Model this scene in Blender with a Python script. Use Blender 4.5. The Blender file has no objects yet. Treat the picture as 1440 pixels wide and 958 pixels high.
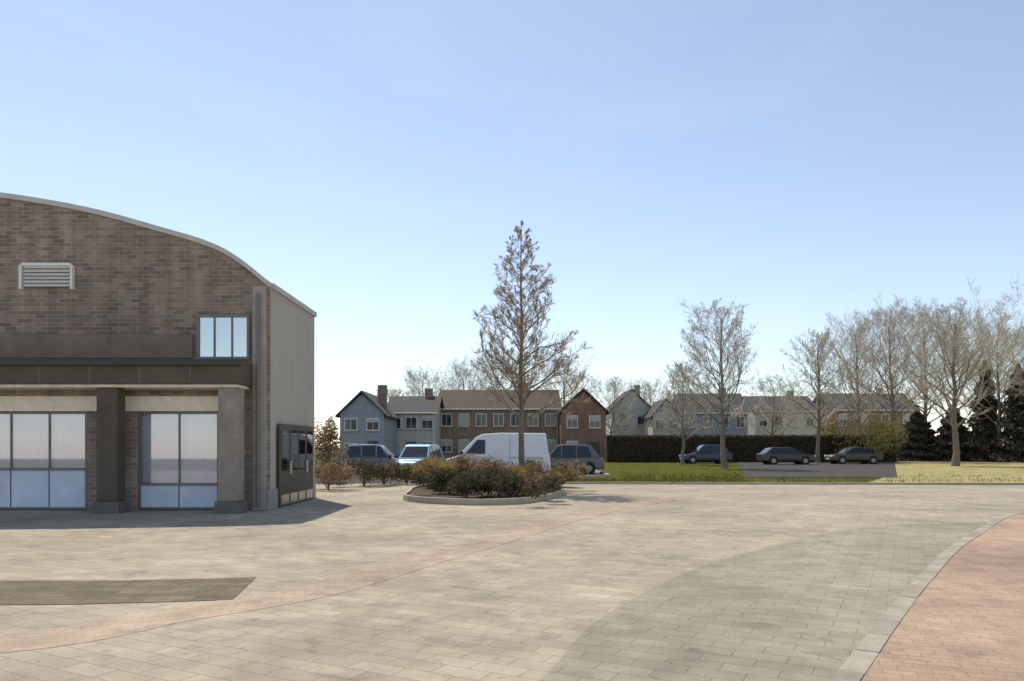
import bpy, bmesh, math, random
import numpy as np
from mathutils import Vector, Matrix
R = math.radians
scn = bpy.context.scene
col = scn.collection
F, HZ, EYE = 1050.0, 628.0, 1.6          # focal length and horizon in photo pixels, eye height in metres

def at(px, Y, z=0.0):
    return Vector(((px - 720.0) * Y / F, Y, z))
def gy(py):
    return EYE * F / (py - HZ)
def zz(py, Y):
    return EYE + (HZ - py) * Y / F

# ------------------------------------------------------------------ materials
MATS = {}
def mat(name, c, rough=0.8, var=0.15, scale=6.0, bump=0.0, bscale=40.0, metal=0.0, spec=0.3, hue=None, coat=0.0, objvar=0.0, trans=0.0):
    if name in MATS: return MATS[name]
    m = bpy.data.materials.new(name); m.use_nodes = True
    nt = m.node_tree; N = nt.nodes; L = nt.links
    b = N['Principled BSDF']
    b.inputs['Roughness'].default_value = rough
    b.inputs['Metallic'].default_value = metal
    b.inputs['Specular IOR Level'].default_value = spec
    if coat: b.inputs['Coat Weight'].default_value = coat
    tc = N.new('ShaderNodeTexCoord')
    nz = N.new('ShaderNodeTexNoise'); nz.inputs['Scale'].default_value = scale
    nz.inputs['Detail'].default_value = 6; nz.inputs['Roughness'].default_value = 0.65
    L.new(tc.outputs['Object'], nz.inputs['Vector'])
    rp = N.new('ShaderNodeValToRGB')
    lo = [max(0, v * (1 - var)) for v in c]; hi = [min(1, v * (1 + var)) for v in c]
    if hue: hi = [h for h in hue]
    rp.color_ramp.elements[0].color = (*lo, 1); rp.color_ramp.elements[0].position = 0.32
    rp.color_ramp.elements[1].color = (*hi, 1); rp.color_ramp.elements[1].position = 0.68
    L.new(nz.outputs['Fac'], rp.inputs['Fac'])
    out = rp.outputs['Color']
    if objvar:
        oi = N.new('ShaderNodeNewGeometry')
        mr = N.new('ShaderNodeMapRange')
        mr.inputs['To Min'].default_value = 1 - objvar; mr.inputs['To Max'].default_value = 1 + objvar
        L.new(oi.outputs['Random Per Island'], mr.inputs['Value'])
        mx = N.new('ShaderNodeVectorMath'); mx.operation = 'SCALE'
        L.new(out, mx.inputs[0]); L.new(mr.outputs[0], mx.inputs['Scale'])
        out = mx.outputs[0]
    L.new(out, b.inputs['Base Color'])
    if trans:                       # thin leaves let some light through
        tl = N.new('ShaderNodeBsdfTranslucent'); L.new(out, tl.inputs['Color'])
        ms = N.new('ShaderNodeMixShader'); ms.inputs['Fac'].default_value = trans
        L.new(b.outputs[0], ms.inputs[1]); L.new(tl.outputs[0], ms.inputs[2]); L.new(ms.outputs[0], N['Material Output'].inputs['Surface'])
    if bump:
        n2 = N.new('ShaderNodeTexNoise'); n2.inputs['Scale'].default_value = bscale; n2.inputs['Detail'].default_value = 4
        L.new(tc.outputs['Object'], n2.inputs['Vector'])
        bp = N.new('ShaderNodeBump'); bp.inputs['Strength'].default_value = bump; bp.inputs['Distance'].default_value = 0.02
        L.new(n2.outputs['Fac'], bp.inputs['Height']); L.new(bp.outputs['Normal'], b.inputs['Normal'])
    MATS[name] = m
    return m

def brick_mat(name, c1, c2, mortar, bw, bh, ms, axes='xy', rough=0.85, offs=0.5, rot=0.0, stain=0.2, bump=0.3, nscale=0.35, spots=0.0):
    """courses laid with the Brick Texture over the world axes named (xy: ground, xz: wall facing y, yz: wall facing x)"""
    if name in MATS: return MATS[name]
    m = bpy.data.materials.new(name); m.use_nodes = True
    nt = m.node_tree; N = nt.nodes; L = nt.links
    b = N['Principled BSDF']; b.inputs['Roughness'].default_value = rough; b.inputs['Specular IOR Level'].default_value = 0.1
    tc = N.new('ShaderNodeTexCoord'); sp = N.new('ShaderNodeSeparateXYZ'); cb = N.new('ShaderNodeCombineXYZ')
    L.new(tc.outputs['Object'], sp.inputs[0])
    L.new(sp.outputs[axes[0].upper()], cb.inputs['X']); L.new(sp.outputs[axes[1].upper()], cb.inputs['Y'])
    mp = N.new('ShaderNodeMapping'); mp.inputs['Rotation'].default_value[2] = rot
    L.new(cb.outputs[0], mp.inputs['Vector'])
    br = N.new('ShaderNodeTexBrick'); br.offset = offs
    br.inputs['Scale'].default_value = 1.0; br.inputs['Brick Width'].default_value = bw; br.inputs['Row Height'].default_value = bh
    br.inputs['Mortar Size'].default_value = ms; br.inputs['Mortar Smooth'].default_value = 0.2
    br.inputs['Color1'].default_value = (*c1, 1); br.inputs['Color2'].default_value = (*c2, 1); br.inputs['Mortar'].default_value = (*mortar, 1)
    L.new(mp.outputs[0], br.inputs['Vector'])
    acc = br.outputs['Color']
    for sc_, amt in ((nscale, stain), (nscale * 7, stain * 0.7), (60.0, stain * 0.6)):
        nz = N.new('ShaderNodeTexNoise'); nz.inputs['Scale'].default_value = sc_; nz.inputs['Detail'].default_value = 5
        L.new(tc.outputs['Object'], nz.inputs['Vector'])
        mr = N.new('ShaderNodeMapRange'); mr.inputs['From Min'].default_value = 0.3; mr.inputs['From Max'].default_value = 0.7
        mr.inputs['To Min'].default_value = 1 - amt; mr.inputs['To Max'].default_value = 1 + amt
        L.new(nz.outputs['Fac'], mr.inputs['Value'])
        mx = N.new('ShaderNodeVectorMath'); mx.operation = 'SCALE'
        L.new(acc, mx.inputs[0]); L.new(mr.outputs[0], mx.inputs['Scale']); acc = mx.outputs[0]
    if axes == 'xz':     # rain streaks
        st_ = N.new('ShaderNodeMapping'); st_.inputs['Scale'].default_value = (2.2, 1, 0.12); L.new(tc.outputs['Object'], st_.inputs['Vector'])
        nz = N.new('ShaderNodeTexNoise'); nz.inputs['Scale'].default_value = 1.6; nz.inputs['Detail'].default_value = 6; L.new(st_.outputs[0], nz.inputs['Vector'])
        mr = N.new('ShaderNodeMapRange'); mr.inputs['From Min'].default_value = .35; mr.inputs['From Max'].default_value = .7; mr.inputs['To Min'].default_value = 1.06; mr.inputs['To Max'].default_value = .78
        L.new(nz.outputs['Fac'], mr.inputs['Value'])
        mx = N.new('ShaderNodeVectorMath'); mx.operation = 'SCALE'; L.new(acc, mx.inputs[0]); L.new(mr.outputs[0], mx.inputs['Scale']); acc = mx.outputs[0]
    if spots:            # gum, drips and worn blotches
        for k,(sc_, lo, hi, amt) in enumerate(((2.2, 0.60, 0.66, 0.16), (9.0, 0.66, 0.70, spots*0.55), (0.9, 0.58, 0.75, 0.14))):
            nz = N.new('ShaderNodeTexNoise'); nz.inputs['Scale'].default_value = sc_; nz.inputs['Detail'].default_value = 3; nz.inputs['Distortion'].default_value = 0.4
            L.new(tc.outputs['Object'], nz.inputs['Vector'])
            mr = N.new('ShaderNodeMapRange'); mr.inputs['From Min'].default_value = lo; mr.inputs['From Max'].default_value = hi
            mr.inputs['To Min'].default_value = 1; mr.inputs['To Max'].default_value = 1 - amt
            L.new(nz.outputs['Fac'], mr.inputs['Value'])
            mx = N.new('ShaderNodeVectorMath'); mx.operation = 'SCALE'
            L.new(acc, mx.inputs[0]); L.new(mr.outputs[0], mx.inputs['Scale']); acc = mx.outputs[0]
    L.new(acc, b.inputs['Base Color'])
    bp = N.new('ShaderNodeBump'); bp.inputs['Strength'].default_value = bump; bp.inputs['Distance'].default_value = 0.006; bp.invert = True
    L.new(br.outputs['Fac'], bp.inputs['Height']); L.new(bp.outputs['Normal'], b.inputs['Normal'])
    MATS[name] = m
    return m

def glass_mat(name, tint=(0.75, 0.8, 0.82), refl=0.12, gl=(1,1,1)):
    if name in MATS: return MATS[name]
    m = bpy.data.materials.new(name); m.use_nodes = True
    nt = m.node_tree; N = nt.nodes; L = nt.links
    N.remove(N['Principled BSDF'])
    t = N.new('ShaderNodeBsdfTransparent'); t.inputs['Color'].default_value = (*tint, 1)
    g = N.new('ShaderNodeBsdfGlossy'); g.inputs['Roughness'].default_value = 0.02; g.inputs['Color'].default_value = (*gl, 1)
    lw = N.new('ShaderNodeFresnel'); lw.inputs['IOR'].default_value = 1.5
    ad = N.new('ShaderNodeMath'); ad.operation = 'ADD'; ad.inputs[1].default_value = refl; ad.use_clamp = True
    L.new(lw.outputs[0], ad.inputs[0])
    mx = N.new('ShaderNodeMixShader'); L.new(ad.outputs[0], mx.inputs['Fac'])
    L.new(t.outputs[0], mx.inputs[1]); L.new(g.outputs[0], mx.inputs[2])
    L.new(mx.outputs[0], N['Material Output'].inputs['Surface'])
    MATS[name] = m
    return m

# ------------------------------------------------------------------ mesh building
class MB:
    def __init__(s): s.v = []; s.f = []
    def add(s, vs, fs):
        o = len(s.v); s.v += [tuple(v) for v in vs]; s.f += [tuple(i + o for i in f) for f in fs]; return s
    def box(s, x0, x1, y0, y1, z0, z1):
        return s.add([(x0,y0,z0),(x1,y0,z0),(x1,y1,z0),(x0,y1,z0),(x0,y0,z1),(x1,y0,z1),(x1,y1,z1),(x0,y1,z1)],
                     [(0,3,2,1),(4,5,6,7),(0,1,5,4),(1,2,6,5),(2,3,7,6),(3,0,4,7)])
    def tube(s, pts, rads, n=8, cap=True):
        pts = [Vector(p) for p in pts]; vs = []; fs = []
        for i, p in enumerate(pts):
            d = (pts[min(i+1, len(pts)-1)] - pts[max(i-1, 0)]).normalized()
            a = d.orthogonal().normalized(); b = d.cross(a)
            for k in range(n):
                t = 2 * math.pi * k / n
                vs.append(p + (a * math.cos(t) + b * math.sin(t)) * rads[i])
        for i in range(len(pts) - 1):
            for k in range(n):
                fs.append((i*n+k, i*n+(k+1) % n, (i+1)*n+(k+1) % n, (i+1)*n+k))
        if cap:
            fs.append(tuple(range(n-1, -1, -1))); fs.append(tuple((len(pts)-1)*n+k for k in range(n)))
        return s.add(vs, fs)
    def prism_y(s, poly, y0, y1):
        """closed outline given as (x, z), extruded from y0 to y1"""
        n = len(poly)
        vs = [(x, y0, z) for x, z in poly] + [(x, y1, z) for x, z in poly]
        fs = [tuple(range(n)), tuple(range(2*n-1, n-1, -1))] + [(i, i+n, (i+1) % n + n, (i+1) % n) for i in range(n)]
        return s.add(vs, fs)
    def prism_z(s, poly, z0, z1):
        n = len(poly)
        vs = [(x, y, z0) for x, y in poly] + [(x, y, z1) for x, y in poly]
        fs = [tuple(range(n-1, -1, -1)), tuple(range(n, 2*n))] + [(i, (i+1) % n, (i+1) % n + n, i+n) for i in range(n)]
        return s.add(vs, fs)
    def sheet(s, a, b):
        """strip between two polylines of 3D points"""
        n = len(a)
        return s.add(list(a) + list(b), [(i, i+1, n+i+1, n+i) for i in range(n-1)])
    def mesh(s, name, fix=True):
        me = bpy.data.meshes.new(name); me.from_pydata(s.v, [], s.f)
        if fix:
            bm = bmesh.new(); bm.from_mesh(me); bmesh.ops.recalc_face_normals(bm, faces=bm.faces); bm.to_mesh(me); bm.free()
        me.update(); return me
    def build(s, name, m, parent=None, bevel=0.0, smooth=False, fix=True, segs=2):
        o = bpy.data.objects.new(name, s.mesh(name, fix)); col.objects.link(o)
        o.data.materials.append(m)
        if parent: o.parent = parent
        if smooth:
            for p in o.data.polygons: p.use_smooth = True
        if bevel:
            md = o.modifiers.new('bevel', 'BEVEL'); md.width = bevel; md.segments = segs; md.limit_method = 'ANGLE'
        return o

def empty(name, label, cat, loc=(0,0,0), rz=0.0, group=None):
    o = bpy.data.objects.new(name, None); col.objects.link(o); o.location = loc; o.rotation_euler = (0,0,rz)
    return tag(o, label, cat, group)
def tag(o, label, cat, group=None):
    o['label'] = label; o['category'] = cat
    if group: o['group'] = group
    return o
def struct(o): o['kind'] = 'structure'; return o
def copy_tree(o, parent=None):
    c = o.copy(); col.objects.link(c)
    if parent: c.parent = parent
    for ch in list(o.children): copy_tree(ch, c)
    return c

# ------------------------------------------------------------------ ground
M_conc = brick_mat('pale concrete pavers', (0.34,0.29,0.215), (0.40,0.345,0.255), (0.23,0.195,0.145), 0.4, 0.2, 0.005, rot=R(28), spots=0.45)
M_conc2 = brick_mat('greyer concrete pavers', (0.285,0.25,0.185), (0.325,0.285,0.21), (0.195,0.17,0.13), 0.4, 0.2, 0.005, rot=R(28), spots=0.45)
M_pink = brick_mat('salmon clay pavers', (0.425,0.30,0.215), (0.36,0.258,0.182), (0.27,0.20,0.145), 0.22, 0.11, 0.005, rot=R(20), spots=0.4)
M_pinkband = brick_mat('faded salmon pavers', (0.42,0.325,0.235), (0.37,0.29,0.21), (0.28,0.22,0.16), 0.22, 0.11, 0.004, rot=R(-14), spots=0.45)
M_brownband = brick_mat('dark brown brick pattern', (0.148,0.12,0.084), (0.195,0.16,0.113), (0.10,0.085,0.06), 0.32, 0.16, 0.006, rot=R(-1), spots=0.4)
M_kerb = mat('kerb concrete', (0.41,0.36,0.29), 0.9, 0.12, 3, 0.3, 60)
M_asph = mat('asphalt', (0.062,0.055,0.048), 0.95, 0.25, 3, 0.5, 90)
M_soil = mat('bark mulch', (0.10,0.075,0.05), 1, 0.5, 12, 1.0, 40)
M_lawn = mat('lawn turf', (0.065,0.085,0.012), 1, 0.35, 0.8, 0.8, 60, hue=(0.14,0.135,0.03), spec=0.02)
M_dry = mat('dry lawn turf', (0.33,0.30,0.11), 1, 0.3, 0.6, 0.8, 60, hue=(0.46,0.39,0.20), spec=0.02)
M_earth = mat('dry turf', (0.21,0.19,0.09), 1, 0.35, 0.5, 0.8, 50, hue=(0.26,0.23,0.13))
M_paint = mat('road paint', (0.7,0.7,0.66), 0.8, 0.15, 8)

def ground_sheet(name, poly, z, m):
    b = MB(); b.add([(x, y, z) for x, y in poly], [tuple(range(len(poly)))])
    return struct(b.build(name, m))
g = MB(); g.add([(-900,-60,-0.02),(900,-60,-0.02),(900,1500,-0.02),(-900,1500,-0.02)], [(0,1,2,3)]); struct(g.build('ground', M_earth))
ground_sheet('plaza', [(-45,-12),(45,-12),(45,30.1),(-45,33.9)], 0.0, M_conc)

def gp(px, py, z): Y = gy(py); return Vector(((px-720)*Y/F, Y, z))
def curve(pts, n=60):
    """smooth curve through ground points (Catmull-Rom)"""
    P = [pts[0]*2-pts[1]] + pts + [pts[-1]*2-pts[-2]]; out = []
    for i in range(1, len(P)-2):
        for k in range(n // (len(P)-3)):
            t = k / (n // (len(P)-3)); a,b,c,d = P[i-1],P[i],P[i+1],P[i+2]
            out.append(0.5*((2*b)+(c-a)*t+(2*a-5*b+4*c-d)*t*t+(3*b-a-3*c+d)*t**3))
    out.append(P[-2]); return out
def slab(a, b, name, m, skirt=0.02):
    mb = MB(); dn = lambda q: [Vector((p.x,p.y,p.z-skirt)) for p in q]
    mb.sheet(a, b); mb.sheet(dn(a), a); mb.sheet(b, dn(b))
    for i in (0, -1): mb.add([a[i], b[i], dn(b)[i], dn(a)[i]], [(0,1,2,3)])
    return mb.build(name, m)
def band(name, centre, w, z, m):
    a = []; b = []
    for i, p in enumerate(centre):
        d = (centre[min(i+1,len(centre)-1)] - centre[max(i-1,0)]); d.z = 0; d.normalize()
        nrm = Vector((-d.y, d.x, 0)); a.append(Vector((p.x,p.y,z)) + nrm*w/2); b.append(Vector((p.x,p.y,z)) - nrm*w/2)
    return struct(slab(a, b, name, m))
def V3(x, y): return Vector((x, y, 0))
# the salmon paving on the right, its pale border
edge = [V3(-5.2,-6), V3(-0.45,1.1)] + [gp(*q, 0) for q in ((1198,946),(1248,878),(1300,815),(1362,758),(1450,718))] + [V3(18,20.5), V3(34,23)]
cv = curve(edge, 96)
struct(slab([Vector((p.x,p.y,0.005)) for p in cv], [Vector((45, p.y - 4, 0.005)) for p in cv], 'salmon_paving', M_pink))
ks = MB(); acc = 0.0; rk = random.Random(3)
dense = curve(edge, 900)
def off(i, d):
    t = dense[min(i+1,len(dense)-1)] - dense[max(i-1,0)]; t.normalize(); return dense[i] + Vector((-t.y,t.x,0))*d
i0 = 0
for i in range(1, len(dense)):
    if (dense[i]-dense[i0]).length >= 0.62:
        t = (dense[i]-dense[i0]).normalized()*0.006; z = 0.012+rk.uniform(-.002,.003)
        q = [off(i0,.085)+t, off(i,.085)-t, off(i,-.085)-t, off(i0,-.085)+t]
        ks.add([(p.x,p.y,-.02) for p in q]+[(p.x,p.y,z) for p in q], [(4,5,6,7),(0,1,5,4),(1,2,6,5),(2,3,7,6),(3,0,4,7)]); i0 = i
struct(ks.build('border_kerb_strip', mat('kerb stones', (0.36,0.315,0.25), .9, .2, 2.2, .4, 50, spec=.1, objvar=.12)))
# greyer field in the middle of the plaza
pa = curve([V3(-3.4,-5), V3(-1.4,0.6), gp(760,956,0), gp(860,860,0), gp(1010,790,0), gp(1200,744,0), gp(1392,734,0)], 60)
pb = [Vector(p) for p in cv if p.y < 16.6]
def resample(c, n): return [c[min(len(c)-1, int(round(k*(len(c)-1)/(n-1))))] for k in range(n)]
pa = resample(pa, 60); pb = resample(pb, 60)
struct(slab([Vector((p.x,p.y,0.003)) for p in pa], [Vector((p.x,p.y,0.003)) for p in pb], 'grey_paving', M_conc2))
band('salmon_paving_band', curve([V3(-7.5,5.2), gp(0,905,0), gp(238,866,0), gp(430,834,0), gp(560,798,0), gp(680,764,0), gp(860,716,0), gp(1030,694,0), V3(14,26)], 80), 0.7, 0.004, M_pinkband)
band('dark_brown_band', curve([V3(-14,8.2), gp(0,833,0), gp(200,831,0), gp(345,827,0)], 60), 1.35, 0.007, M_brownband)  # dark brown band in a brick pattern across the near-left plaza

def dashed(n, f): return [f(k) for k in range(n)]
ground_sheet('lawn', [(0.9,31.9),(46,30.2),(80,44),(150,150),(-150,150),(-60,52),(5.4,52),(5.4,40.2),(3.4,37.6)], 0.04, M_lawn)
ground_sheet('car_park', [(-60,33.6),(0.6,31.9),(3.2,37.9),(5.1,40.3),(5.1,51.7),(-60,51.7)], 0.006, M_asph)
ground_sheet('dry_lawn', [(15.2,31.9),(46,30.25),(80,44),(150,149),(45,149),at(1262,44).xy], 0.055, M_dry)
ground_sheet('asphalt_bay', [at(1050,37).xy, at(1262,37).xy, at(1258,72.8).xy, at(1036,72.8).xy], 0.065, M_asph)
mb = MB(); mb.tube([(0.78,31.9,0.03),(3.3,37.8,0.03),(5.25,40.3,0.03),(5.25,51.8,0.03)],[0.1]*4,4); struct(mb.build('car_park_kerb', M_kerb))
mb = MB()
for k in range(16): x = -40+k*2.7; mb.add([(x,46.5,0.011),(x+.12,46.5,0.011),(x+.12,51.3,0.011),(x,51.3,0.011)], [(0,1,2,3)])
struct(mb.build('bay_marking', M_paint))
k = MB(); k.sheet([Vector((0.9,31.75,0.09)),Vector((46,30.05,0.09))],[Vector((0.9,31.9,0.09)),Vector((46,30.2,0.09))]); k.sheet([Vector((0.9,31.75,0.09)),Vector((46,30.05,0.09))],[Vector((0.9,31.75,-.02)),Vector((46,30.05,-.02))]); struct(k.build('lawn_kerb', M_kerb))
rg = random.Random(8); gb = MB()
for k in range(9000):
    y = 31.9+abs(rg.gauss(0,5.0)); x = rg.uniform(1.4, 26) if y < 50 else rg.uniform(4,13)
    if y > 37.3 and at(1046,1).x*y < x < at(1266,1).x*y: continue
    if x < 5.5 and y > 36 or x > at(1046,1).x*y and rg.random() < .85: continue
    hgt = rg.uniform(.05,.16)*(1.6 if y < 32.6 else 1); a = rg.uniform(0,6.28); w_ = .02
    gb.add([(x-w_*math.cos(a),y-w_*math.sin(a),.04),(x+w_*math.cos(a),y+w_*math.sin(a),.04),(x+rg.gauss(0,.04),y+rg.gauss(0,.04),.04+hgt)],[(0,1,2)])
gt = gb.build('grass', mat('grass blades', (0.13,0.155,0.03), .9, .3, 1.5, hue=(.22,.19,.06), objvar=.3, spec=.05, trans=.35), None, fix=False)
gt['kind'] = 'stuff'; gt['label'] = 'short grass tufts growing on the lawn beyond the plaza'; gt['category'] = 'grass'
# planting bed with a raised edge
def blob(cx, cy, rx, ry, n=48, seed=1):
    rnd = random.Random(seed); ph = [rnd.uniform(0,6.28) for _ in range(3)]
    return [(cx+rx*math.cos(t)*(1+0.06*math.sin(3*t+ph[0])+0.04*math.sin(5*t+ph[1])), cy+ry*math.sin(t)*(1+0.05*math.sin(2*t+ph[2]))) for t in [2*math.pi*i/n for i in range(n)]]
BX, BY = -1.05, 24.9
BED = blob(BX, BY, 2.5, 4.6, seed=4)
m_ = MB(); m_.prism_z(BED, -0.02, 0.12); struct(m_.build('planting_bed', M_soil))
ring = MB(); n = len(BED); outer = [(BX+(x-BX)*1.035, BY+(y-BY)*1.035) for x,y in BED]
for i in range(n):
    j = (i+1) % n; a,b,c,d = BED[i],BED[j],outer[j],outer[i]
    ring.add([(*a,-0.02),(*b,-0.02),(*c,-0.02),(*d,-0.02),(*a,0.17),(*b,0.17),(*c,0.17),(*d,0.17)], [(4,5,6,7),(0,1,5,4),(2,3,7,6)])
struct(ring.build('bed_kerb', M_kerb))

# ------------------------------------------------------------------ the building on the left
YW, YC = 18.7, 17.8
M_fac = brick_mat('brown facing brick', (0.36,0.265,0.215), (0.20,0.155,0.13), (0.36,0.32,0.27), 0.30, 0.10, 0.009, axes='xz', bump=0.6, stain=0.2)
M_trim = mat('pale stone trim', (0.55,0.52,0.48), 0.8, 0.12, 3, 0.2, 50)
M_pil = mat('grey render', (0.38,0.34,0.29), 0.9, 0.15, 2.5, 0.3, 70)
M_dark = mat('dark brown timber', (0.115,0.092,0.068), 0.7, 0.14, 1.5, 0.3, 40)
M_soffit = mat('pale timber soffit', (0.85,0.76,0.63), 0.7, 0.15, 5)
M_frame = mat('bronze window frame', (0.20,0.19,0.185), 0.5, 0.1, 5, metal=0.3)
M_blind = mat('white roller blind', (0.90,0.89,0.94), 0.85, 0.05, 2)
M_blue = mat('pale blue panel', (0.62,0.69,0.82), 0.5, 0.12, 1.2)
M_glass = glass_mat('window glass', (0.96,0.96,0.98), 0.14, (0.88,0.90,1.0))
M_glass_sky = glass_mat('gable window glass', (0.5,0.58,0.65), 0.55)
M_inside = mat('dim interior', (0.22,0.2,0.18), 0.9, 0.2, 2)
M_metal = mat('brushed metal', (0.5,0.5,0.5), 0.35, 0.1, 9, metal=0.9)
def fx(px): return (px-720)*YW/F
XR = fx(374)
b = empty('pavilion_building', 'large brown brick building with curved gable, dark canopy and tall windows', 'building', (fx(-60),YW,0))
bx, by = b.location.x, b.location.y
def L_(x, y, z): return (x-bx, y-by, z)
prof = [(-700,500),(-640,430),(-420,322),(-250,284),(-60,272),(30,282),(136,301),(230,328),(290,345),(330,364),(374,400)]
pf = [(fx(x)-bx, zz(y,YW)) for x,y in prof]
def smooth2(p, it=2):
    for _ in range(it):
        q = [p[0]]
        for i in range(len(p)-1):
            a,c = p[i],p[i+1]; q += [(a[0]*.75+c[0]*.25, a[1]*.75+c[1]*.25), (a[0]*.25+c[0]*.75, a[1]*.25+c[1]*.75)]
        q.append(p[-1]); p = q
    return p
pf = smooth2(pf)
xl = pf[0][0]; xr = pf[-1][0]
# front wall above the window heads, then piers between the openings
zh = 2.5
w = MB(); w.prism_y([(xl, zh), *pf[:], (xr, zh)], 0, 0.35)
ops = [(-640,-470),(-440,-270),(-240,-70),(-40,122),(194,308)]
xs = [xl] + [v for o in ops for v in (fx(o[0])-bx, fx(o[1])-bx)] + [xr]
for i in range(0, len(xs), 2): w.box(xs[i], xs[i+1], 0, 0.35, 0, zh)
w.build('front_wall', M_fac, b)
DP = 4.6
M_side = mat('grey side render', (0.47,0.43,0.37), 0.9, 0.07, 1.5, 0.3, 70)
zr_ = pf[-1][1]
sw = MB(); sw.box(xr-0.3, xr-0.002, 0.352, DP, 0, zr_-0.02); sw.box(xl+0.002, xl+0.3, 0.352, DP+8, 0, pf[0][1]-0.02); sw.box(xl+.3, xr-.3, DP-.3, DP, 0, zr_-.03)
sw.build('side_wall', M_side, b)
rf = MB(); rf.sheet([Vector((x,0.352,z-0.12)) for x,z in pf], [Vector((x,DP,z-0.12)) for x,z in pf]); rfo = rf.build('roof', mat('roof felt', (0.10,0.09,0.08), 0.9, 0.2, 3), b)
sm = rfo.modifiers.new('thick','SOLIDIFY'); sm.thickness = 0.1
ew = MB(); ew.box(xr-.32, xr+.06, 0.46, DP+.06, zr_-0.015, zr_+0.13); ew.build('side_coping', M_trim, b, bevel=.01)
bs = MB(); bs.box(xr-.002, xr+.05, 0.02, DP-.02, 0, 0.5); bs.build('plinth', M_pil, b, bevel=.01)
cp = MB()
for i in range(len(pf)-1):
    (x0,z0),(x1,z1) = pf[i],pf[i+1]
    cp.add([(x0,-0.07,z0+.002),(x1,-0.07,z1+.002),(x1,0.45,z1+.002),(x0,0.45,z0+.002),(x0,-0.07,z0+0.13),(x1,-0.07,z1+0.13),(x1,0.45,z1+0.13),(x0,0.45,z0+0.13)],
           [(4,5,6,7),(0,1,5,4),(2,3,7,6),(0,3,2,1)] + ([(0,4,7,3)] if i==0 else []) + ([(1,2,6,5)] if i==len(pf)-2 else []))
cp.build('coping', M_trim, b)
pl = MB(); pl.box(fx(356)-bx, xr+0.01, -0.07, -0.003, 0, zr_-.05); pl.build('corner_pier', M_pil, b, bevel=0.015)
dp = MB(); dp.tube([(xr-.16,-.13,0.1),(xr-.16,-.13,zr_-.25)],[.045]*2,8); dp.build('downpipe', M_frame, b)
sb = MB(); sb.box(xl+.01, fx(336)-bx, -0.05, -0.003, zh-.02, zh+.36); sb.build('lintel', mat('cream lintel panel',(0.88,0.79,0.67),.8,.1,4,.2,40), b, bevel=.01)
# gable window and vent
def window(parent, x0, x1, z0, z1, mull=(1,0), glass=M_glass_sky, fr=0.07, back=None, y=-0.03):
    f = MB()
    f.box(x0,x1,y-0.04,y+0.02,z0,z0+fr); f.box(x0,x1,y-0.04,y+0.02,z1-fr,z1); f.box(x0,x0+fr,y-0.04,y+0.02,z0+fr,z1-fr); f.box(x1-fr,x1,y-0.04,y+0.02,z0+fr,z1-fr)
    for i in range(1, mull[0]+1):
        xm = x0+(x1-x0)*i/(mull[0]+1); f.box(xm-fr/3,xm+fr/3,y-0.03,y+0.015,z0+fr,z1-fr)
    for i in range(1, mull[1]+1):
        zm = z0+(z1-z0)*i/(mull[1]+1); f.box(x0+fr,x1-fr,y-0.028,y+0.013,zm-fr/3,zm+fr/3)
    fo = f.build('window', M_frame, parent, bevel=0.006)
    p = MB(); p.box(x0+fr,x1-fr,y-0.006,y+0.002,z0+fr,z1-fr); p.build('pane', glass, fo)
    return fo
window(b, fx(278)-bx, fx(352)-bx, zz(506,YW), zz(443,YW), (2,0), y=-0.03)
shd = MB(); shd.box(xl+.02, fx(272)-bx, -0.06, -0.003, zz(504,YW), zz(470,YW)); shd.build('wall_shade_strip', mat('brown wall shade',(0.20,0.16,0.125),.75,.2,2,.2,30), b, bevel=.01)  # dark strip standing in for the shade on the wall above the canopy
vt = MB()
for i in range(6): vt.add([(fx(36)-bx,-0.1,zz(404,YW)+i*0.09),(fx(100)-bx,-0.1,zz(404,YW)+i*0.09),(fx(100)-bx,-0.02,zz(404,YW)+i*0.09+0.088),(fx(36)-bx,-0.02,zz(404,YW)+i*0.09+0.088)], [(0,1,2,3)])
vt.box(fx(34)-bx-0.06,fx(34)-bx,-0.12,-0.003,zz(406,YW)-.03,zz(374,YW)); vt.box(fx(102)-bx,fx(102)-bx+0.06,-0.12,-0.003,zz(406,YW)-.03,zz(374,YW))
vt.box(fx(34)-bx,fx(102)-bx,-0.118,-0.003,zz(374,YW)-0.02,zz(374,YW)+0.05); vt.build('louvre_vent', mat('white louvre',(.8,.78,.74),.6,.05,4), b)
# shop windows
for k,(p0, p1) in enumerate(ops):
    x0, x1 = fx(p0)-bx, fx(p1)-bx
    fo = window(b, x0, x1, 0.02, zh-0.025, (2 if p1-p0 > 150 else 1, 0), M_glass, 0.06, y=0.06)
    hp = 1.0 if k < 4 else 0.62
    bl = MB(); nsl = 1
    nb_ = int((x1-x0)/.115); vb = []
    for q in range(nb_ + 1):
        xc = x0+(x1-x0)*q/nb_; vb += [Vector((xc, .10 + (.022 if q % 2 else 0), 0))]
    bl.sheet([Vector((v.x,v.y,.06)) for v in vb], [Vector((v.x,v.y,zh-.02)) for v in vb]); bl.build('blind', M_blind, fo)
    pn = MB(); pn.box(x0+.06, x1-.06, 0.03, 0.05, 0.08, hp); pn.build('lower_panel', M_blue, fo)
    rl = MB(); rl.box(x0+.06, x1-.06, 0.0, 0.07, hp+.002, hp+.06); rl.build('transom', M_frame, fo)
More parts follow.
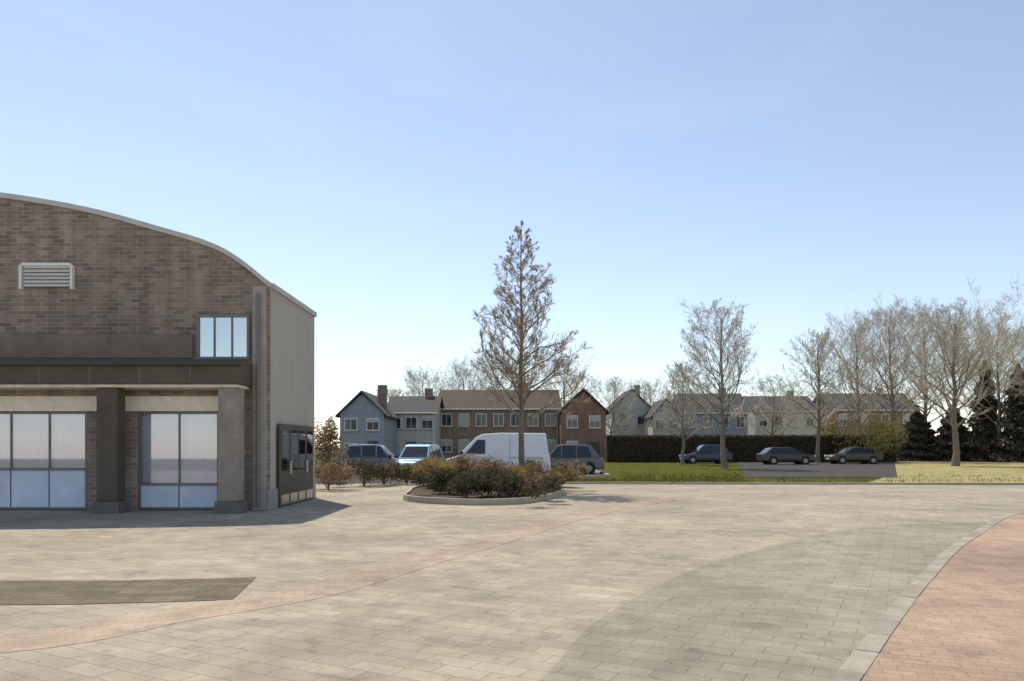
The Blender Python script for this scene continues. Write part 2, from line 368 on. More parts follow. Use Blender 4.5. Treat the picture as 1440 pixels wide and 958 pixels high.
# door in the side wall
d = MB(); d.box(xr+.052,xr+.10,0.8,4.1,0.02,2.2); do = d.build('side_door', M_dark, b, bevel=0.01)
for k in range(4):
    y0 = 0.88+k*.8
    p = MB(); p.box(xr+.101,xr+.108,y0+.08,y0+.68,0.95,2.05); p.build('door_pane', glass_mat('dark door glass',(0.12,0.12,0.12),0.05), do)
    kp = MB(); kp.box(xr+.101,xr+.106,y0+.05,y0+.71,0.06,0.32); kp.build('kick_plate', M_metal, do)
    h = MB(); yh = y0+(.73 if k % 2 == 0 else .03); h.tube([(xr+.14,yh,0.85),(xr+.14,yh,1.2)],[0.014]*2); h.build('handle', M_metal, do)
# canopy on timber posts
cx0, cx1 = -16.0-bx, (338-720)*YC/F-bx; cy = YC-by
c = MB(); c.box(cx0,cx1,cy,-0.004,zz(543,YC)+0.05,zz(507,YC)); co = c.build('canopy', M_dark, b, bevel=0.02)
c2 = MB(); c2.box(cx0+.1,cx1-.1,cy+.1,-0.006,zz(543,YC)-0.02,zz(543,YC)+0.048); c2.build('soffit', M_soffit, co)
x = cx1-1.2
while x > cx0:
    jn = MB(); jn.box(x-.008,x+.008,cy-.004,cy+.001,zz(543,YC)+.06,zz(507,YC)-.14); jn.build('panel_joint', M_frame, co); x -= 1.2
g2 = MB(); g2.box(cx0-.03,cx1+.03,cy-0.1,cy-.002,zz(507,YC)-0.13,zz(507,YC)+0.03); g2.build('gutter', mat('dark gutter',(0.06,0.055,0.05),0.45,0.1,5), co, bevel=0.02)
for px in (-420,-190,153,323):
    x = (px-720)*(YC+.2)/F-bx
    q = MB(); q.box(x-.25,x+.25,cy+.1,cy+.5,0.28,zz(543,YC)-0.022); po = q.build('column', M_dark if px < 300 else mat('brown grey stone',(0.32,0.27,0.225),.85,.2,2.5,.3,40), b, bevel=0.02)
    q = MB(); q.box(x-.31,x+.31,cy+.04,cy+.56,0,0.277); q.build('column_base', mat('dark stone base',(0.17,0.15,0.13),.85,.15,3,.2,40), po, bevel=0.015)

# ------------------------------------------------------------------ bare trees
M_bark = mat('grey brown bark', (0.22,0.18,0.135), 0.95, 0.35, 8, 0.8, 30)
M_twig = mat('pale bare twigs', (0.50,0.445,0.365), 0.9, 0.25, 3)
M_twig2 = mat('brown bare twigs', (0.38,0.30,0.21), 0.9, 0.25, 3)
def grow(h, form, seed, twigs=1.0, spread=0.35, rad=None, tw=0.006):
    rnd = random.Random(seed); T = MB(); C = MB()
    rad = rad or h*0.013
    def ribbon(p, q, r):                       # a thin three-sided twig
        d = (q-p).normalized(); a = d.orthogonal().normalized(); bb = d.cross(a); vs = []
        for k in range(3):
            t = 2.094*k; vs.append(p + (a*math.cos(t)+bb*math.sin(t))*r)
        vs.append(q); C.add(vs, [(0,1,3),(1,2,3),(2,0,3)])
    def bend(d, amt, up=0.0):
        v = d + Vector((rnd.gauss(0,amt), rnd.gauss(0,amt), rnd.gauss(0,amt)+up)); return v.normalized()
    def branch(p, d, L, r, lvl):
        segs = 4 if lvl < 2 else 3; pts = [p.copy()]; rr = [r]; dd = d
        for i in range(segs):
            dd = bend(dd, 0.10+0.04*lvl, 0.05); p = p + dd*L/segs; pts.append(p.copy()); rr.append(r*(1-0.75*(i+1)/segs))
        (T if lvl < 2 else C).tube(pts, rr, 6 if lvl < 2 else 3, False)
        if lvl >= 3: 
            for k in range(int(3*twigs)):
                t = rnd.uniform(0.1,1); i = min(int(t*segs), segs-1); o = pts[i].lerp(pts[i+1], t*segs-i)
                ribbon(o, o + bend(dd, 0.55, 0.15)*L*rnd.uniform(0.35,0.8), max(tw, r*0.4))
            return
        nch = {0: 0, 1: 6, 2: 5}[lvl]
        for k in range(int(nch*(1 if lvl < 2 else twigs))):
            t = 0.2+0.8*(k+rnd.random())/nch; t = min(t,0.999); i = min(int(t*segs), segs-1); o = pts[i].lerp(pts[i+1], t*segs-i)
            nd = bend(dd, 0.42, 0.14); branch(o, nd, L*rnd.uniform(0.4,0.62)*(1.15-0.5*t), r*0.45, lvl+1)
    # leader
    pts = [Vector((0,0,-0.1))]; rr = [rad*1.35]; d = Vector((0,0,1)); ns = 9
    top = h if form == 'pyramid' else h*0.72
    for i in range(ns):
        d = bend(Vector((0,0,1)), 0.03 if form == 'pyramid' else 0.07); p = pts[-1]+d*top/ns; pts.append(p); rr.append(max(0.012, rad*(1-(i+1)/ns*(0.97 if form == 'pyramid' else 0.8))))
    T.tube(pts, rr, 9, False)
    nb = {'pyramid': 58, 'round': 36, 'vase': 30}[form]
    for k in range(nb):
        t = (0.25 if form == 'pyramid' else 0.26) + (0.73 if form == 'pyramid' else 0.73)*(k+rnd.random())/nb; t = min(t, 0.995)
        i = min(int(t*ns), ns-1); o = pts[i].lerp(pts[i+1], t*ns-i); a = k*2.4+rnd.uniform(-.4,.4)
        if form == 'pyramid': up = 0.75; L = h*spread*(1.02-t)**0.9*rnd.uniform(0.75,1.1)+0.12
        elif form == 'round': up = 0.45+0.9*t; L = h*spread*math.sin(math.pi*min(0.95,0.18+0.8*t))**0.6*rnd.uniform(0.7,1.1)
        else: up = 1.1+0.5*t; L = h*spread*1.15*rnd.uniform(0.75,1.1)*(1.1-0.4*t)
        dv = Vector((math.cos(a), math.sin(a), up)).normalized()
        branch(o, dv, L, max(0.012, rad*0.42*(1.1-t)), 1)
    return T, C
def tree(label, loc, h, form, seed, twig, group=None, cat='tree', twigs=1.0, spread=0.35, name='bare_tree', rad=None, tw=0.006):
    T, C = grow(h, form, seed, twigs, spread, rad, tw)
    r = empty(name, label, cat, loc, 0, group)
    T.build('trunk', M_bark, r, smooth=True, fix=False); C.build('crown', twig, r, fix=False)
    return r
tree('tall pointed bare tree rising from the planting bed in the middle', at(735,26.5,0.1), zz(312,26.5), 'pyramid', 11, M_twig2, twigs=2.0, spread=0.29, tw=0.0068)
GRP = 'bare trees beyond the plaza'
spec = [ # px, Y, top py, form, spread, label
 (1020,52,358,'round',0.27,'tall bare tree standing alone between the central tree and the right-hand grove'),
 (960,64,470,'round',0.28,'smaller bare tree just left of the lone tall bare tree'),
 (1150,56,416,'round',0.27,'dense bare tree at the left edge of the right-hand grove'),
 (1205,66,401,'round',0.36,'wide pale bare tree second from the left in the right-hand grove'),
 (1258,58,381,'round',0.36,'broad bare tree left of the middle of the right-hand grove'),
 (1302,64,384,'round',0.36,'spreading bare tree in the middle of the right-hand grove'),
 (1343,46,374,'round',0.32,'tallest bare tree of the right-hand grove, with the thickest trunk'),
 (1405,58,410,'vase',0.36,'many stemmed bare tree behind the dark conifers on the right'),
 (1395,72,414,'round',0.38,'distant bare tree at the back of the grove, left of the many stemmed one'),
 (1472,55,416,'round',0.36,'bare tree cut by the right edge of the photo'),
 (595,95,494,'round',0.40,'bare tree showing over the pale grey house left of the brick hall'),
 (650,100,486,'round',0.42,'bare tree behind the left part of the long brick hall'),
 (700,98,478,'round',0.42,'bare tree behind the long brick hall, straight behind the central tree'),
 (795,92,470,'round',0.38,'bare tree just right of the central pointed tree, behind the brick hall'),
 (860,98,505,'round',0.38,'bare tree at the right end of the brick hall'),
 (915,112,512,'round',0.40,'small bare tree behind the grey houses'),
 (1085,95,505,'round',0.40,'bare tree behind the grey houses, left of the grove'),
 (548,92,522,'round',0.40,'small bare tree over the blue grey house by the curved gable'),
]
for i,(px,Y,ty,form,sp,lab) in enumerate(spec):
    if 1100 < px: Y *= 1.28
    tree(lab, at(px,Y,0), zz(ty,Y), form, 40+i, M_twig, GRP, spread=sp, twigs=1.7 if (Y<95 and px>900) else 1.3, rad=(0.26 if px==1343 else None), tw=0.011 if (Y<95 and px>900) else 0.016)

# ------------------------------------------------------------------ shrubs, grasses, conifers, hedge
M_leafdark = mat('dark evergreen leaves', (0.075,0.07,0.04), 0.8, 0.4, 4, objvar=0.5, trans=0.4)
M_leafbrown = mat('dry brown leaves', (0.27,0.18,0.105), 0.9, 0.4, 4, objvar=0.5, trans=0.4)
M_leafyellow = mat('yellow green leaves', (0.22,0.20,0.06), 0.85, 0.35, 4, objvar=0.4, trans=0.4)
M_straw = mat('straw grass blades', (0.34,0.25,0.085), 0.9, 0.35, 4, objvar=0.4, trans=0.4)
M_conif = mat('conifer needles', (0.12,0.11,0.08), 0.85, 0.4, 3, objvar=0.5, trans=0.55)
def leaves(n, fn, size, rnd, b=None):
    b = b or MB()
    for _ in range(n):
        p = fn(); d = Vector((rnd.gauss(0,1),rnd.gauss(0,1),rnd.gauss(0,1))).normalized(); a = d.orthogonal().normalized(); c = d.cross(a)
        s = size*rnd.uniform(0.6,1.4)
        b.add([p-a*s*.5, p+c*s*.28, p+a*s*.6, p-c*s*.28], [(0,1,2,3)])
    return b
def shrub(label, loc, w, h, m, seed, name='shrub', n=1500, size=0.085, group=None):
    rnd = random.Random(seed); lumps = [(Vector((rnd.gauss(0,.28)*w, rnd.gauss(0,.28)*w, h*rnd.uniform(.35,.75))), rnd.uniform(.3,.55)) for _ in range(9)]
    def f():
        c, s = rnd.choice(lumps); v = Vector((rnd.gauss(0,1),rnd.gauss(0,1),rnd.gauss(0,1))).normalized()*(rnd.random()**0.35)
        p = c + Vector((v.x*w*s*.6, v.y*w*s*.6, v.z*h*s*.75)); p.z = max(0.03, min(p.z, h*1.05)); return p
    r = empty(name, label, 'shrub', loc, 0, group)
    leaves(n, f, size, rnd).build('foliage', m, r, fix=False)
    s = MB()
    for k in range(14):
        a = rnd.uniform(0,6.28); q = Vector((math.cos(a)*w*.32*rnd.random(), math.sin(a)*w*.32*rnd.random(), h*rnd.uniform(.6,1.0)))
        s.tube([(0,0,-.02), q*0.5+Vector((rnd.gauss(0,.04),rnd.gauss(0,.04),0)), q], [.014,.01,.004], 4, False)
    s.build('stem', M_bark, r, fix=False); return r
def grass_clump(label, loc, w, h, seed, m=M_straw, n=420, group=None):
    rnd = random.Random(seed); b = MB()
    for _ in range(n):
        a = rnd.uniform(0,6.28); lean = abs(rnd.gauss(0,.33))*w; hh = h*rnd.uniform(.6,1.05); o = Vector((math.cos(a)*rnd.random()*w*.16, math.sin(a)*rnd.random()*w*.16, -.02))
        d = Vector((math.cos(a),math.sin(a),0)); s = Vector((-d.y,d.x,0))*rnd.uniform(.006,.012)
        p1 = o+d*lean*.4+Vector((0,0,hh*.65)); p2 = o+d*lean+Vector((0,0,hh))
        b.add([o-s,o+s,p1+s,p1-s,p2], [(0,1,2,3),(3,2,4)])
    o = b.build('ornamental_grass', m, None, fix=False); o.location = loc; return tag(o, label, 'ornamental grass', group)
BG = 'shrubs in the planting bed'
for i,(px,Y,w_,h_,m,lab) in enumerate([
 (655,21.6,1.7,0.85,M_leafdark,'dark low evergreen shrub at the front left of the planting bed'),
 (708,21.3,1.8,0.8,M_leafdark,'dark low evergreen shrub at the front centre of the bed, below the tree'),
 (632,23.2,1.4,0.85,M_leafdark,'dark evergreen shrub behind the left front corner of the bed'),
 (742,22.6,1.4,0.8,M_leafbrown,'rust brown dry shrub at the front right of the bed'),
 (765,27.0,1.5,1.0,M_leafbrown,'rust brown dry shrub right of the central trunk'),
 (690,25.8,1.7,1.2,M_leafbrown,'rust brown dry shrub left of the central trunk'),
 (652,27.2,1.8,1.25,M_leafbrown,'tall brown shrub at the back of the bed, below the white van'),
 (625,27.6,1.7,1.15,M_leafbrown,'brown shrub at the back left of the bed, below the blue car'),
 (610,28.6,1.4,1.1,M_leafdark,'dark evergreen shrub at the far left end of the bed'),
 (790,29.2,1.3,0.8,M_leafyellow,'yellow green shrub at the right end of the bed')]):
    shrub(lab, at(px,Y,0.1), w_, h_, m, 70+i, group=BG, n=3000, size=0.08)
for i,(px,Y,w_,h_,lab) in enumerate([
 (608,26.6,1.2,1.25,'tallest straw grass clump, at the left end of the bed'),
 (616,24.9,0.9,0.75,'low straw grass clump at the left front edge of the bed'),
 (624,25.8,1.0,1.1,'straw grass clump between the dark shrub and the brown shrubs'),
 (727,25.0,0.9,0.95,'straw grass clump at the foot of the central tree'),
 (778,26.0,0.8,0.7,'small straw grass clump at the right edge of the bed')]):
    grass_clump(lab, at(px,Y,0.1), w_, h_, 90+i, group='grass clumps in the planting bed', n=700)
shrub('dark round shrub right of the grey side wall of the curved gable building', at(512,30,0), 1.8, 1.2, M_leafdark, 120, n=2500)
shrub('tall twiggy brown bush standing between the curved gable building and the blue grey house', at(459,33,0), 1.5, 3.1, M_leafbrown, 125, n=3000, size=0.1)
shrub('low brown shrub beside the side door of the curved gable building', at(462,27.5,0), 1.9, 1.15, M_leafbrown, 121, n=2500)
for i,(px,Y,w_,h_,m,lab) in enumerate([
 (540,31.2,1.7,1.05,M_leafbrown,'brown shrub at the car park edge, below the slate blue car'),
 (572,31.6,1.3,0.95,M_leafyellow,'yellow green shrub at the car park edge, between the brown shrub and the bed')]):
    shrub(lab, at(px,Y,0), w_, h_, m, 170+i, group='shrubs along the car park edge', n=2500)
shrub('yellow green bush glowing in front of the right-hand grove', at(1222,72,0), 5.0, zz(578,72), M_leafyellow, 122, n=3500, size=0.2)
def conifer(label, loc, h, w, seed, group):
    rnd = random.Random(seed)
    def f():
        z = rnd.random()**1.3; a = rnd.uniform(0,6.28); rr = (1-z)**0.75*w*.5*(0.75+.25*math.sin(z*38+a*2))*rnd.random()**.4
        return Vector((math.cos(a)*rr, math.sin(a)*rr, 0.1+z*h*.98))
    r = empty('conifer', label, 'tree', loc, 0, group)
    leaves(8000, f, 0.36, rnd).build('crown', M_conif, r, fix=False)
    t = MB(); t.tube([(0,0,-.1),(0,0,h*.5),(0,0,h*.97)],[h*.02,h*.012,.01],7,False); t.build('trunk', M_bark, r, fix=False)
for i,(px,Y,ty,w_,lab) in enumerate([
 (1385,76,506,5.2,'dark pointed conifer, leftmost of the pair of tall conifers by the right edge'),
 (1432,73,512,5.6,'dark broad conifer at the right edge of the photo'),
 (1290,80,578,7.0,'low wide conifer left of the two tall ones'),
 (1340,78,570,6.0,'mid sized conifer between the low one and the tall pair')]):
    conifer(lab, at(px,Y,0), zz(ty,Y), w_, 140+i, 'dark conifers on the right')
# clipped hedge
rnd = random.Random(5); Yh = 74; x0, x1 = at(852,Yh).x, at(1256,Yh).x; hh = zz(614,Yh)
he = MB(); 
def fh():
    q = rnd.random()
    x = rnd.uniform(x0,x1)
    if q < .6: return Vector((x, Yh-.7+rnd.gauss(0,.07), rnd.uniform(.02,hh)))
    return Vector((x, rnd.uniform(Yh-.7,Yh+.7), hh+rnd.gauss(0,.06)))
leaves(15000, fh, 0.2, rnd, he)
r = empty('hedge', 'long dark clipped hedge across the back of the lawn', 'hedge', ((x0+x1)/2,Yh,0))
o = he.build('foliage', mat('dark hedge leaves',(0.10,0.075,0.042),0.85,0.4,3,objvar=.4, trans=.25), r, fix=False); o.location = (-(x0+x1)/2,-Yh,0)
core = MB(); core.box(x0-(x0+x1)/2,x1-(x0+x1)/2,-.62,.62,0,hh-.06); core.build('core', mat('hedge twigs',(0.06,0.048,0.03),1,.3,5), r)

# ------------------------------------------------------------------ buildings behind
M_panew = mat('house window glass', (0.035,0.04,0.045), .06, .3, .6, spec=.6)
M_white = mat('white window frame', (0.7,0.69,0.66), 0.6, 0.08, 4)
M_roofg = mat('grey roof shingles', (0.085,0.08,0.075), 0.9, 0.3, 4, 0.6, 30)
M_roofb = mat('brown roof shingles', (0.085,0.062,0.048), 0.9, 0.3, 4, 0.6, 30)
def house(label, px0, px1, Y, py_eave, py_ridge, wallm, roofm, depth=9, storeys=2, gable_front=False, nwin=3, name='house', cat='house', chimney=True):
    X0, X1 = at(px0,Y).x, at(px1,Y).x; W = X1-X0; ze = zz(py_eave,Y); zr = zz(py_ridge,Y)
    r = empty(name, label, cat, ((X0+X1)/2, Y, 0))
    w = MB(); h = W/2
    if gable_front: w.prism_y([(-h,0),(h,0),(h,ze),(0,zr-.15),(-h,ze)], 0, depth)
    else:
        w.box(-h,h,0,depth,0,ze)
        for s in (-1,1): w.add([(s*h,0,ze),(s*h,depth,ze),(s*h,depth/2,zr-.12)], [(0,1,2)])
    w.build('wall', wallm, r)
    f = MB(); e = .35; t = .18
    if gable_front:
        s = (zr-ze)/h
        for k in (-1,1): f.add([(0,-e,zr),(k*(h+e),-e,ze-e*s),(k*(h+e),depth+e,ze-e*s),(0,depth+e,zr),(0,-e,zr+t),(k*(h+e),-e,ze-e*s+t),(k*(h+e),depth+e,ze-e*s+t),(0,depth+e,zr+t)], [(0,1,2,3),(4,5,6,7),(0,1,5,4),(1,2,6,5),(2,3,7,6)])
    else:
        s = (zr-ze)/(depth/2)
        for y,sg in ((-e,1),(depth+e,-1)): f.add([(-h-e,y,ze-e*s),(h+e,y,ze-e*s),(h+e,depth/2,zr),(-h-e,depth/2,zr),(-h-e,y,ze-e*s+t),(h+e,y,ze-e*s+t),(h+e,depth/2,zr+t),(-h-e,depth/2,zr+t)], [(0,1,2,3),(4,5,6,7),(0,1,5,4),(1,2,6,5),(0,3,7,4)])
    ro = f.build('roof', roofm, r)
    if chimney:
        c = MB(); c.box(h*.4,h*.4+.8,depth/2-.4,depth/2+.4,ze,zr+1.0); c.build('chimney', M_brick, ro)
    sh = ze/storeys; rh = random.Random(int(px0))
    for k in range(storeys):
        for j in range(nwin):
            if k == 0 and j == nwin//2: continue
            x = -h+W*(j+.5)/nwin; zc = k*sh+sh*.32
            fo = MB(); fo.box(x-.62,x+.62,-.07,-.003,zc,zc+sh*.5); fo = fo.build('window', M_white, r)
            p = MB(); p.box(x-.52,x-.03,-.085,-.072,zc+.1,zc+sh*.5-.1); p.box(x+.03,x+.52,-.085,-.072,zc+.1,zc+sh*.5-.1); p.build('pane', M_panew, fo)
            sl = MB(); sl.box(x-.7,x+.7,-.14,-.005,zc-.09,zc-.003); sl.build('sill', M_pil, fo)
            hv = rh.random()
            if hv < .6:
                cu = MB(); cz = zc+sh*.5-.1-(sh*.5-.2)*rh.choice((.3,.5,.98)); cu.box(x-.5,x+.5,-.092,-.087,cz,zc+sh*.5-.1); cu.build('curtain', M_curt, fo)
    if not gable_front:
        gu = MB(); gu.tube([(-h-.3,-e-.05,ze-e*s+.06),(h+.3,-e-.05,ze-e*s+.06)],[.07]*2,8); gu.build('gutter', M_white, ro)
        dp = MB(); dp.tube([(h-.2,-.1,0.1),(h-.2,-.1,ze-.1)],[.05]*2,8); dp.build('downpipe', M_white, r)
    x = -h+W*(nwin//2+.5)/nwin
    d = MB(); d.box(x-.5,x+.5,-.06,-.003,0,2.1); d.build('door', M_dark, r)
    return r
M_curt = mat('pale curtain', (.5,.47,.42), .9, .1, 9)
M_brick = brick_mat('red brown brick', (0.38,0.25,0.18), (0.30,0.205,0.155), (0.26,0.22,0.19), .22,.075,.01,axes='xz')
M_brickr = brick_mat('dull red brick', (0.33,0.17,0.125), (0.27,0.15,0.11), (0.26,0.2,0.17), .22,.075,.01,axes='xz')
M_wg = mat('grey clapboard', (0.52,0.50,0.46), 0.8, .1, 3); M_wb = mat('blue grey clapboard', (0.30,0.32,0.37), .8, .1, 3); M_wp = mat('pale clapboard', (0.54,0.49,0.44), .8, .1, 3)
house('long two storey brick hall behind the white van and central tree', 616, 786, 84, 575, 545, M_brick, M_roofb, 12, 2, False, 7, 'brick_hall', 'hall')
house('dull red brick building at the right end of the long brick hall', 789, 852, 80, 578, 548, M_brickr, M_roofb, 10, 2, True, 2, 'brick_building', 'building', False)
house('pale grey house between the blue grey house and the brick hall', 545, 612, 78, 580, 556, M_wg, M_roofg, 8, 2, False, 3)
house('blue grey house just right of the brick building with the curved gable', 478, 540, 70, 582, 552, M_wb, M_roofg, 8, 2, True, 2)
house('grey house left of the pale house beyond the hedge', 862, 915, 105, 574, 548, M_wg, M_roofg, 9, 2, True, 2)
house('small pale house beyond the middle of the hedge', 918, 956, 98, 584, 562, M_wp, M_roofg, 8, 2, True, 2, chimney=False)
house('blue grey house behind the tall narrow bare tree', 962, 1052, 104, 580, 552, M_wb, M_roofg, 9, 2, False, 4)
house('grey house beyond the right part of the hedge', 1062, 1150, 108, 578, 556, M_wg, M_roofg, 9, 2, False, 4)
house('brown house half hidden behind the right-hand grove', 1170, 1290, 112, 576, 552, M_brick, M_roofg, 9, 2, False, 4)

# ------------------------------------------------------------------ vehicles
M_tyre = mat('tyre rubber', (0.025,0.025,0.025), .9, .2, 9); M_rim = mat('alloy rim', (0.22,0.22,0.22), .3, .05, 9, metal=.9)
M_carglass = mat('dark car glass', (0.02,0.025,0.03), .05, .1, 3, spec=.6); M_blackp = mat('black plastic', (0.03,0.03,0.03), .6, .1, 9)
M_lampw = mat('clear lamp', (0.7,0.7,0.7), .1, .05, 9, spec=.7); M_lampr = mat('red lamp', (0.4,0.02,0.02), .15, .05, 9, spec=.6)
def paint(n, c): return mat(n, c, .3, .04, 2, coat=.6, spec=.5)
def vehicle(label, name, cat, loc, rz, pm, kind, group):
    r = empty(name, label, cat, loc, rz, group)
    if kind == 'van':
        Ln, W, H = 5.0, 1.95, 2.15
        low = [(-2.7,.3),(-2.74,.62),(-2.6,.95),(-1.9,1.16),(2.62,1.2),(2.7,.6),(2.66,.3)]
        top = [(-1.98,1.14),(-1.1,2.05),(-.75,2.22),(0.2,2.28),(2.45,2.26),(2.6,1.19)]; wins = [(-1.62,1.22,-.62,1.92)]
        wx = (-1.85,1.6); wr = .36
    else:
        H = 1.48 if kind == 'car' else 1.72
        Ln, W = 4.5, 1.8
        low = [(-2.2,.3),(-2.25,.62),(-2.05,.8),(-1.05,.93),(1.75,.98),(2.2,.93),(2.25,.6),(2.2,.3)]
        top = [(-1.15,.92),(-.35,H-.06),(0,H),(1.2,H-.02),(1.5,H-.08),(2.05 if kind == 'suv' else 2.0,.96)]
        wins = [(-.85,.97,-.22,H-.12),(-.14,.97,.62,H-.1),(.7,.97,1.55,H-.14)]; wx = (-1.35,1.35); wr = .33
    b = MB(); b.prism_y(low, -W/2, W/2); bo = b.build('body', pm, r, bevel=.08, segs=3)
    n = len(top); zt = max(z for _,z in top); zb = min(z for _,z in top)
    yy = lambda z: (W/2-.04) - .17*(z-zb)/(zt-zb)
    c = MB(); c.add([(x,-yy(z),z) for x,z in top]+[(x,yy(z),z) for x,z in top], [tuple(range(n)), tuple(range(2*n-1,n-1,-1))]+[(i,i+n,(i+1)%n+n,(i+1)%n) for i in range(n)])
    co = c.build('cabin', pm, r, bevel=.05, segs=3)
    def gl(q, nm='side_window'):
        m = MB(); m.add(q, [tuple(range(len(q)))]); o = m.build(nm, M_carglass, co); s = o.modifiers.new('t','SOLIDIFY'); s.thickness = .012; s.offset = 1
    def xin(x, z, lo):      # keep a window inside the slanted cabin end
        return x
    for i,(xa,za,xb,zb2) in enumerate(wins):
        sl = (.42 if kind != 'van' else .6) if i == 0 else 0; sr = (.22 if kind != 'van' else 0) if i == len(wins)-1 else 0
        for s in (-1,1):
            q = [(xa,s*(yy(za)+.006),za),(xb,s*(yy(za)+.006),za),(xb-sr,s*(yy(zb2)+.006),zb2),(xa+sl,s*(yy(zb2)+.006),zb2)]
            gl(q)
    (xa,za),(xb,zb2) = top[0],top[1]
    def along(t, a, b_): return (a[0]+(b_[0]-a[0])*t, a[1]+(b_[1]-a[1])*t)
    for (a_,b_,sg,nm) in ((top[0],top[1],-1,'windscreen'),(top[-1],top[-2],1,'rear_window')):
        (p0x,p0z),(p1x,p1z) = along(.12,a_,b_), along(.9,a_,b_)
        gl([(p0x+sg*.012,-yy(p0z)+.1,p0z),(p0x+sg*.012,yy(p0z)-.1,p0z),(p1x+sg*.012,yy(p1z)-.1,p1z),(p1x+sg*.012,-yy(p1z)+.1,p1z)], nm)
    if kind == 'van':            # panel seams, sliding door rail and a sill moulding
        for s in (-1,1):
            for x in (-.42,.62):
                m = MB(); m.box(x-.008,x+.008,s*(W/2-.02)-.024,s*(W/2-.02)+.024,.5,1.18); m.build('panel_seam', M_blackp, bo)
            m = MB(); m.box(.64,2.3,s*(W/2-.01)-.012,s*(W/2-.01)+.014,1.0,1.03); m.build('door_rail', M_blackp, bo)
            m = MB(); m.add([(.62,s*(yy(1.25)+.004),1.25),(.64,s*(yy(1.25)+.004),1.25),(.64,s*(yy(2.1)+.004),2.1),(.62,s*(yy(2.1)+.004),2.1)],[(0,1,2,3)]); m.build('panel_seam', M_blackp, co)
    for x in wx:
        for s in (-1,1):
            w = MB(); w.tube([(x,s*(W/2-.2),wr),(x,s*(W/2+.012),wr)],[wr,wr],22); wo = w.build('wheel', M_tyre, r, bevel=.02)
            m = MB(); m.tube([(x,s*(W/2+.013),wr),(x,s*(W/2+.03),wr)],[wr*.64,wr*.58],16); m.build('rim', M_rim, wo)
            ar = MB(); ar.tube([(x,s*(W/2-.22),wr+.02),(x,s*(W/2+.004),wr+.02)],[wr+.07]*2,24); ar.build('wheel_arch', M_blackp, bo)
    xf, xb_ = low[0][0], low[-1][0]
    for s in (-1,1):
        m = MB(); m.box(xf-.045,xf+.2,s*.62-.2,s*.62+.2,.62,.78); m.build('headlight', M_lampw, r, bevel=.03)
        m = MB(); m.box(xb_-.15,xb_+.06,s*.7-.13,s*.7+.13,.66,.9 if kind!='van' else 1.15); m.build('tail_light', M_lampr, r, bevel=.03)
        m = MB(); m.box(top[0][0]+.1,top[0][0]+.26,s*(W/2+.02)-.1+s*.08,s*(W/2+.02)+.1+s*.08,top[0][1]+.05,top[0][1]+.2); m.build('mirror', M_blackp, r, bevel=.03)
    for x in (xf-.05, xb_-.08):
        m = MB(); m.box(x,x+.13,-W/2+.08,W/2-.08,.3,.5); m.build('bumper', M_blackp, r, bevel=.04)
    m = MB(); m.box(xf-.07,xf-.052,-.26,.26,.42,.53); m.build('number_plate', M_white, r)
    for s in (-1,1):
        m = MB(); m.box(-.55,-.42,s*(W/2+.012)-.012,s*(W/2+.012)+.012,.86,.9); m.build('door_handle', M_blackp, r)
        m = MB(); m.box(wx[0]+.5,wx[1]-.5,s*(W/2+.002)-.02,s*(W/2+.002)+.02,.42,.5); m.build('side_trim', M_blackp, r)
    return r
VG = 'vehicles parked along the road'
vehicle('white panel van parked broadside behind the planting bed', 'parked_van', 'van', at(700,38.6,0.01), 0, paint('white paint',(.82,.83,.85)), 'van', VG)
vehicle('bright blue car parked end-on left of the white van', 'parked_car', 'car', at(590,41,0.01), R(80), paint('blue paint',(.10,.32,.52)), 'suv', VG)
vehicle('dark grey car parked just right of the white van', 'parked_car', 'car', at(793,43.5,0.01), 0, paint('grey paint',(.11,.12,.12)), 'suv', VG)
vehicle('slate blue car parked left of the bright blue car', 'parked_car', 'car', at(528,43,0.01), R(180), paint('slate paint',(.22,.25,.31)), 'suv', VG)
vehicle('dark blue car parked in front of the clipped hedge', 'parked_car', 'car', at(992,68,0.05), 0, paint('dark blue paint',(.02,.045,.10)), 'suv', VG)
vehicle('charcoal car parked on the asphalt in front of the hedge', 'parked_car', 'car', at(1105,64,0.06), R(180), paint('charcoal paint',(.03,.028,.027)), 'car', VG)
vehicle('dark brown car parked at the right end of the hedge', 'parked_car', 'car', at(1200,66,0.06), R(0), paint('brown paint',(.05,.035,.025)), 'car', VG)

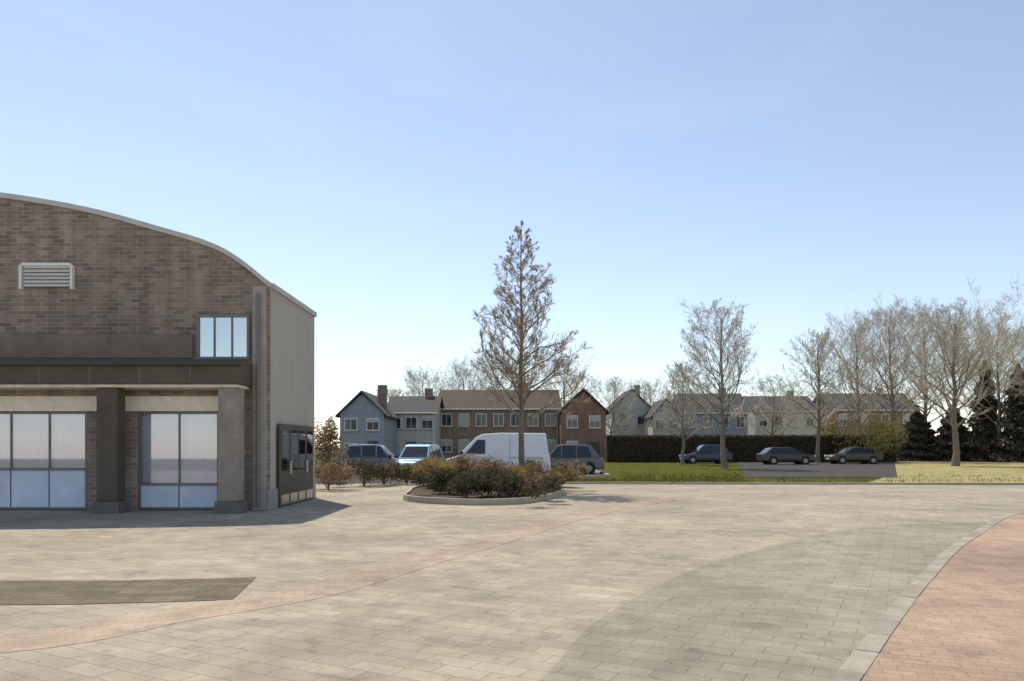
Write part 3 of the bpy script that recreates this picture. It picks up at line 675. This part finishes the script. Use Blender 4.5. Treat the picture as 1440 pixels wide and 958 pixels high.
# ------------------------------------------------------------------ light, sky, camera
AZ, EL = R(-30), R(58)
w = bpy.data.worlds.new('World'); scn.world = w; w.use_nodes = True
nt = w.node_tree; bg = nt.nodes['Background']
sk = nt.nodes.new('ShaderNodeTexSky'); sk.sky_type = 'NISHITA'; sk.sun_disc = False
sk.sun_elevation = EL; sk.sun_rotation = AZ; sk.air_density = 1.0; sk.dust_density = 0.15; sk.ozone_density = 1.0; sk.altitude = 0
hs = nt.nodes.new('ShaderNodeHueSaturation'); hs.inputs['Saturation'].default_value = 0.80
tcw = nt.nodes.new('ShaderNodeTexCoord'); mpw = nt.nodes.new('ShaderNodeMapping'); mpw.inputs['Scale'].default_value = (1.2, 0.5, 4.5); mpw.inputs['Rotation'].default_value = (0, 0.25, 0.5)
nzw = nt.nodes.new('ShaderNodeTexNoise'); nzw.inputs['Scale'].default_value = 2.2; nzw.inputs['Detail'].default_value = 7; nzw.inputs['Roughness'].default_value = 0.55; nzw.inputs['Distortion'].default_value = 0.6
mrw = nt.nodes.new('ShaderNodeMapRange'); mrw.inputs['From Min'].default_value = 0.48; mrw.inputs['From Max'].default_value = 0.8; mrw.inputs['To Max'].default_value = 0.16
mxw = nt.nodes.new('ShaderNodeMix'); mxw.data_type = 'RGBA'; mxw.inputs[7].default_value = (5.2, 5.4, 5.6, 1)
nt.links.new(tcw.outputs['Generated'], mpw.inputs['Vector']); nt.links.new(mpw.outputs[0], nzw.inputs['Vector']); nt.links.new(nzw.outputs['Fac'], mrw.inputs['Value'])
nt.links.new(sk.outputs['Color'], hs.inputs['Color']); nt.links.new(hs.outputs['Color'], mxw.inputs[6]); nt.links.new(mrw.outputs[0], mxw.inputs[0])
nt.links.new(mxw.outputs[2], bg.inputs['Color']); bg.inputs['Strength'].default_value = 0.101
sd = bpy.data.lights.new('sun', 'SUN'); sd.energy = 2.65; sd.angle = R(0.53); sd.color = (1.0,0.93,0.81)
so = bpy.data.objects.new('sun', sd); col.objects.link(so)
dirv = Vector((math.sin(AZ)*math.cos(EL), math.cos(AZ)*math.cos(EL), math.sin(EL)))
so.rotation_euler = dirv.to_track_quat('Z','Y').to_euler(); so.location = (-20,20,40)
cam = bpy.data.cameras.new('camera'); co_ = bpy.data.objects.new('camera', cam); col.objects.link(co_)
cam.sensor_fit = 'HORIZONTAL'; cam.sensor_width = 36; cam.lens = 36*F/1440
cam.shift_y = (HZ-479)/1440; cam.clip_end = 3000; cam.clip_start = 0.1
co_.location = (0,0,EYE); co_.rotation_euler = (R(90),0,0)
scn.camera = co_
scn.view_settings.view_transform = 'Standard'; scn.view_settings.look = 'None'; scn.view_settings.gamma = 1; scn.view_settings.use_curve_mapping = False
scn.view_settings.exposure = 0.72
scn.cycles.use_denoising = True
